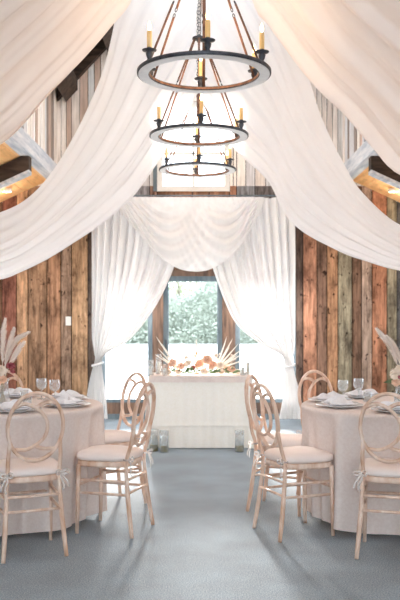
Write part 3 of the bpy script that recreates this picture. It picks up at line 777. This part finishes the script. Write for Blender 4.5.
def centrepiece(T, sgn, label, plumes, blooms, leaves):
    r = empty('flower_arrangement', (T.x, T.y, TZ)); tag(r, label, 'flower arrangement', 'flower arrangements on the round tables')
    q = MB(); q.lathe([(0, .002), (.045, .002), (.05, .01), (.042, .08), (.035, .13), (.045, .17), (.043, .17), (.033, .13), (.04, .08), (.045, .012), (0, .01)], n=24); q.build('vase', M['glassware'], r)
    q = MB()
    for k in range(9):
        a = k*.7; q.sweep([(.02*math.cos(a), .02*math.sin(a), .015), (-.012*math.cos(a), .012*math.sin(a), .12), (.03*math.cos(a+1), .03*math.sin(a+1), .2)], .0022, n=5)
    q.build('stems', M['stem'], r)
    for i, pts in enumerate(plumes):
        q = MB(); plume(q, pts, seed=40+i); q.build('pampas_plume', M['pampas'], r)
    for i, (p, rr, m_) in enumerate(blooms):
        q = MB(); p = V(p); rose(q, p, rr, (p-V((0, 0, .12))).normalized()+V((0, -.5, .1)), seed=i)
        q.build('blossom', M[m_], r)
    q = MB(); random.seed(3)
    for k in range(leaves):
        a = random.uniform(0, 2*PI); e = random.uniform(.1, .22); blade(q, (.02*math.cos(a), .02*math.sin(a), .17), (e*math.cos(a), e*.8*math.sin(a), .17+random.uniform(-.03, .12)), .012)
    if leaves: q.build('leaves', M['leaf'], r)
centrepiece(TL, -1, 'flower and pampas arrangement on the left table at the photo edge',
    [[(0, 0, .15), (.0, 0, .33), (.005, 0, .46), (.02, -.01, .565)], [(0, 0, .15), (.03, 0, .3), (.09, -.01, .42), (.175, -.02, .478)], [(0, 0, .15), (.02, .01, .3), (.05, .02, .42), (.075, 0, .50)], [(0, 0, .15), (-.05, 0, .3), (-.1, 0, .44), (-.14, 0, .54)], [(0, 0, .15), (.05, .01, .27), (.1, .01, .36), (.14, 0, .41)]],
    [((-.0, -.06, .215), .045, 'cream'), ((-.03, -.05, .15), .05, 'peach'), ((.062, -.04, .250), .030, 'burgundy'), ((.072, -.035, .215), .018, 'burgundy'), ((.012, -.055, .165), .030, 'peach'), ((-.08, -.02, .2), .05, 'cream'), ((-.06, .05, .22), .05, 'peach')], 0)
centrepiece(TR, 1, 'flower and pampas arrangement in a glass vase on the right table at the photo edge',
    [[(0, 0, .15), (-.03, 0, .27), (-.08, 0, .39), (-.165, -.01, .50)], [(0, 0, .15), (-.01, 0, .28), (-.05, 0, .38), (-.10, -.01, .45)], [(0, 0, .15), (.05, 0, .3), (.1, 0, .44), (.14, 0, .54)], [(0, 0, .15), (.0, 0, .3), (.02, 0, .42), (.05, 0, .55)]],
    [((-.045, -.05, .195), .042, 'cream'), ((-.02, -.07, .23), .04, 'cream'), ((-.05, -.06, .15), .03, 'peach'), ((-.035, -.085, .185), .013, 'burgundy'), ((.04, -.05, .2), .05, 'peach'), ((.06, .03, .2), .05, 'cream'), ((-.02, .06, .2), .045, 'cream')], 4)

# ------------------------------------------------------------------ head table
HX0, HX1, HY0, HY1, HZT = -.52, .53, 8.47, 9.05, .735
r = empty('rectangular_table', (0, 8.76, 0)); tag(r, 'small rectangular table under the cream cloth in front of the door', 'table')
q = MB(); q.box(HX0+.01, HX1-.01, -.28, .28, HZT-.035, HZT-.008); q.build('tabletop', M['wood'], r)
for x in (HX0+.05, HX1-.05):
    for y in (-.24, .24):
        q = MB(); q.sweep([(x, y, 0), (x, y, HZT-.035)], .015, n=8); q.build('leg', M['iron'], r)
def box_cloth():
    random.seed(12); per = []; rad = .03
    # perimeter of a rounded rectangle with dense sampling
    W_, D = HX1-HX0, HY1-HY0; cx, cy = (HX0+HX1)/2, (HY0+HY1)/2; n = 320
    tot = 2*(W_+D)
    for k in range(n):
        s_ = tot*k/n
        if s_ < W_: p = (HX0+s_, HY0); nn = (0, -1)
        elif s_ < W_+D: p = (HX1, HY0+s_-W_); nn = (1, 0)
        elif s_ < 2*W_+D: p = (HX1-(s_-W_-D), HY1); nn = (0, 1)
        else: p = (HX0, HY1-(s_-2*W_-D)); nn = (-1, 0)
        dx = min(abs(p[0]-HX0), abs(p[0]-HX1)); dy = min(abs(p[1]-HY0), abs(p[1]-HY1)); cn = math.exp(-((dx+dy)/.07)**2)
        N_ = V((nn[0], nn[1], 0)).lerp(V((math.copysign(1, p[0]-cx), math.copysign(1, p[1]-cy), 0)), cn*.5)
        per.append((V((p[0], p[1], 0)), N_, cn, s_))
    rows = [(-1, HZT), (-.5, HZT), (0, HZT), (.35, HZT-.004)]+[(1, z) for z in (.722, .70, .66, .6, .52, .44, .36, .29, .245, .236, .227, .218, .16, .09, .04, .012)]
    vs = []
    for m_, z in rows:
        for p, N_, cn, s_ in per:
            if m_ <= 0:
                f_ = 1+m_*.999; q_ = V((cx, cy, 0)).lerp(p, f_); vs.append((q_.x, q_.y, z)); continue
            k = (HZT-z)/HZT
            fold = .006*math.sin(s_*31+math.sin(s_*7))*k+.004*math.sin(s_*67)*k+.045*cn*k*(1+.3*math.sin(s_*90))
            crease = .007*math.exp(-((z-.236)/.007)**2)
            o_ = p+N_*(.008*m_+fold+crease+.012*k); vs.append((o_.x, o_.y, z))
    n2 = len(per); fs = [(i*n2+k, i*n2+(k+1) % n2, (i+1)*n2+(k+1) % n2, (i+1)*n2+k) for i in range(len(rows)-1) for k in range(n2)]
    q = MB(); q.add(vs, fs); q.add([vs[k] for k in range(n2)], [tuple(range(n2))])
    return tag(q.build('tablecloth', M['cream_linen']), 'cream floor-length cloth on the rectangular head table before the door', 'tablecloth')
box_cloth()
q = MB(); w_ = .14
def runner(u, v):
    x = HX0-.0+(HX1-HX0)*u
    return V((x, HY0-.024-.003*math.sin(60*x)-.004*v, HZT+.003-.07*v)) if v > 0 else V((x, HY0-.0, HZT+.004))
def runner2(u, v):
    x = HX0+.01+(HX1-HX0-.02)*u
    if v < .5: return V((x, HY0+.5-(.5)*v*2, HZT+.0035))
    k = (v-.5)*2
    return V((x, HY0-.02-.006*math.sin(40*x+2)*k-.003, HZT+.002-.06*k))
q.grid(runner2, 90, 15)
tag(q.build('table_runner', M['linen']), 'blush top cloth hanging a little over the front edge of the head table', 'table runner')
HT = HZT+.004
# floral spray
r = empty('floral_garland', (.0, 8.68, HT+.004)); tag(r, 'peach and cream flower garland with bleached palm leaves along the head table', 'flower garland')
def hx(px): return (px-200)/833*8.68
random.seed(21)
blooms = [(166, 368, .035, 'peach'), (173, 364, .04, 'peach'), (181, 367, .038, 'peach'), (178, 374, .03, 'cream'), (188, 364, .036, 'cream'), (193, 369, .03, 'burgundy'), (200, 365, .045, 'peach'), (207, 361, .05, 'peach'), (213, 366, .042, 'peach'), (204, 372, .035, 'cream'),
          (220, 366, .034, 'cream'), (226, 368, .034, 'peach'), (232, 370, .03, 'peach'), (186, 358, .02, 'cream'), (195, 357, .018, 'cream'), (216, 356, .02, 'cream'), (222, 374, .028, 'cream'), (169, 374, .026, 'cream'), (238, 373, .025, 'cream')]
for i, (px, py, rr, m_) in enumerate(blooms):
    z = max(.02, 1.35+(316-py)/833*8.68-HT); q = MB()
    rose(q, V((hx(px), random.uniform(-.06, .04), z)), rr*1.25, (random.uniform(-.4, .4), -.8, .7), seed=i)
    q.build('blossom', M[m_], r)
for s, tips in ((-1, [(158, 338), (161, 342), (160, 350), (164, 346), (157, 356), (168, 352), (163, 358), (171, 356)]), (1, [(225, 338), (231, 340), (237, 345), (241, 350), (243, 354), (228, 348), (246, 361), (236, 356)])):
    b0 = (hx(178 if s < 0 else 216), 0, .05)
    for j, (px, py) in enumerate(tips):
        q = MB(); z = 1.35+(316-py)/833*8.68-HT
        blade(q, b0, (hx(px), random.uniform(-.05, .05), z), .0075, (s*.02, 0, .015), 9); q.build('palm_leaf', M['palm'], r)
q = MB()
for k in range(70):
    x = random.uniform(hx(166), hx(238)); a = random.uniform(0, 2*PI)
    blade(q, (x, -.02, .03), (x+.06*math.cos(a), -.06*abs(math.sin(a))-.02, .03+random.uniform(-.02, .07)), .008)
q.build('greenery', M['leaf'], r)
q = MB()
for k in range(24):
    x = random.uniform(hx(172), hx(232)); q.sweep([(x, 0, .03), (x+random.uniform(-.03, .03), 0, .1), (x+random.uniform(-.07, .07), random.uniform(-.03, .03), random.uniform(.14, .24))], .0016, n=4)
    e = q.v[-1]; rose(q, V(e), .012, (0, -1, 1), seed=k, layers=2)
q.build('dried_sprigs', M['cream'], r)
# glass candle holders on the table
def make_holder(h, rr, ch_):
    q = MB(); q.lathe([(0, .002), (rr, .002), (rr, h), (rr-.003, h), (rr-.003, .006), (0, .006)], n=24); o = q.build('candle_holder', M['glassware'])
    q = MB(); q.lathe([(0, .007), (rr*.55, .007), (rr*.55, ch_), (rr*.3, ch_+.004), (0, ch_-.002)], n=16); q.build('candle', M['wax'], o)
    q = MB(); q.sweep([(0, 0, ch_), (0, 0, ch_+.012)], .001, n=5); q.build('wick', M['iron'], o)
    return o
for px, h, rr, y, lb in ((150.5, .155, .034, 8.62, 'glass candle cylinder at the left end of the head table'), (158.5, .21, .03, 8.80, 'taller glass candle cylinder second from the left on the head table'), (165, .12, .03, 8.60, 'short glass candle cylinder left of the peach flowers'),
                         (243, .13, .03, 8.60, 'short glass candle cylinder right of the peach flowers'), (248, .20, .03, 8.78, 'tall glass candle cylinder at the right end of the head table')):
    o = make_holder(h, rr, h*.6); o.location = ((px-200)/833*y, y, HT); tag(o, lb, 'candle holder', 'glass candle cylinders on the head table')
r = empty('candlestick', ((196.5-200)/833*8.85, 8.85, HT)); tag(r, 'slender brass candlestick with a taper rising behind the middle of the flowers', 'candlestick')
q = MB(); q.lathe([(0, 0), (.035, 0), (.035, .006), (.006, .014), (.005, .2), (.012, .21), (.012, .225), (0, .225)], n=16); q.build('stand', M['gold'], r)
q = MB(); q.lathe([(.009, .222), (.007, .36), (0, .365)], n=12); q.build('taper', M['cream_linen'], r)
# hurricanes on the floor before the head table
for px, y, lb in ((154, 8.33, 'outer glass hurricane with olive base on the floor left of the head table'), (164, 8.25, 'inner glass hurricane with olive base on the floor left of the head table'), (239.5, 8.27, 'glass hurricane with olive base on the floor at the right of the head table')):
    q = MB(); q.lathe([(0, .001), (.046, .001), (.046, .215), (.043, .215), (.043, .006), (0, .006)], n=24); o = q.build('floor_hurricane', M['glassware'])
    o.location = ((px-200)/833*y, y, 0); tag(o, lb, 'hurricane vase', 'glass hurricanes on the floor by the head table')
    q = MB(); q.lathe([(0, .007), (.0425, .007), (.0425, .06), (.03, .064), (0, .066)], n=20); q.build('moss_filling', M['moss'], o)
    q = MB(); q.lathe([(0, .066), (.03, .066), (.03, .16), (.025, .163), (0, .16)], n=18); q.build('candle', M['wax'], o)

# ------------------------------------------------------------------ light
W = bpy.data.worlds.new('sky'); scene.world = W; W.use_nodes = True
bg = W.node_tree.nodes['Background']
bg.inputs[0].default_value = (.81, .905, 1, 1); bg.inputs[1].default_value = 3.3
S = bpy.data.lights.new('sun', 'SUN'); S.energy = 15; S.angle = math.radians(9); S.color = (1, .97, .93)
so = bpy.data.objects.new('sun', S); COL.objects.link(so)
el = math.radians(13)
so.rotation_euler = V((.04, -math.cos(el), -math.sin(el))).to_track_quat('-Z', 'Y').to_euler()
# unseen warm point lights, added above the fabric to tint it
for k, (x, y) in enumerate(((-.8, 5.2), (.8, 5.2), (-.7, 7.6), (.7, 7.6))):
    L = bpy.data.lights.new('fabric_warm_fill', 'POINT'); L.energy = 13 if y < 6 else 2; L.color = (1, .74, .5); L.shadow_soft_size = .3
    lo = bpy.data.objects.new('fabric_warm_fill', L); lo.location = (x, y, 5.0); COL.objects.link(lo)

cam = bpy.data.cameras.new('camera'); co = bpy.data.objects.new('camera', cam); COL.objects.link(co)
co.location = (0, 0, EYE); co.rotation_euler = (PI/2, 0, 0)
cam.sensor_fit = 'VERTICAL'; cam.sensor_height = 36; cam.lens = F/600*36; cam.shift_y = 16/600
cam.dof.use_dof = True; cam.dof.focus_distance = 5.6; cam.dof.aperture_fstop = 4
scene.camera = co
vs_ = scene.view_settings; vs_.view_transform = 'Standard'; vs_.look = 'None'; vs_.gamma = 1; vs_.exposure = 0.98; vs_.use_curve_mapping = False
scene.cycles.use_denoising = True
scene.cycles.max_bounces = 10; scene.cycles.transparent_max_bounces = 16; scene.cycles.diffuse_bounces = 6
scene.cycles.sample_clamp_indirect = 8
scene.cycles.caustics_reflective = False; scene.cycles.caustics_refractive = False
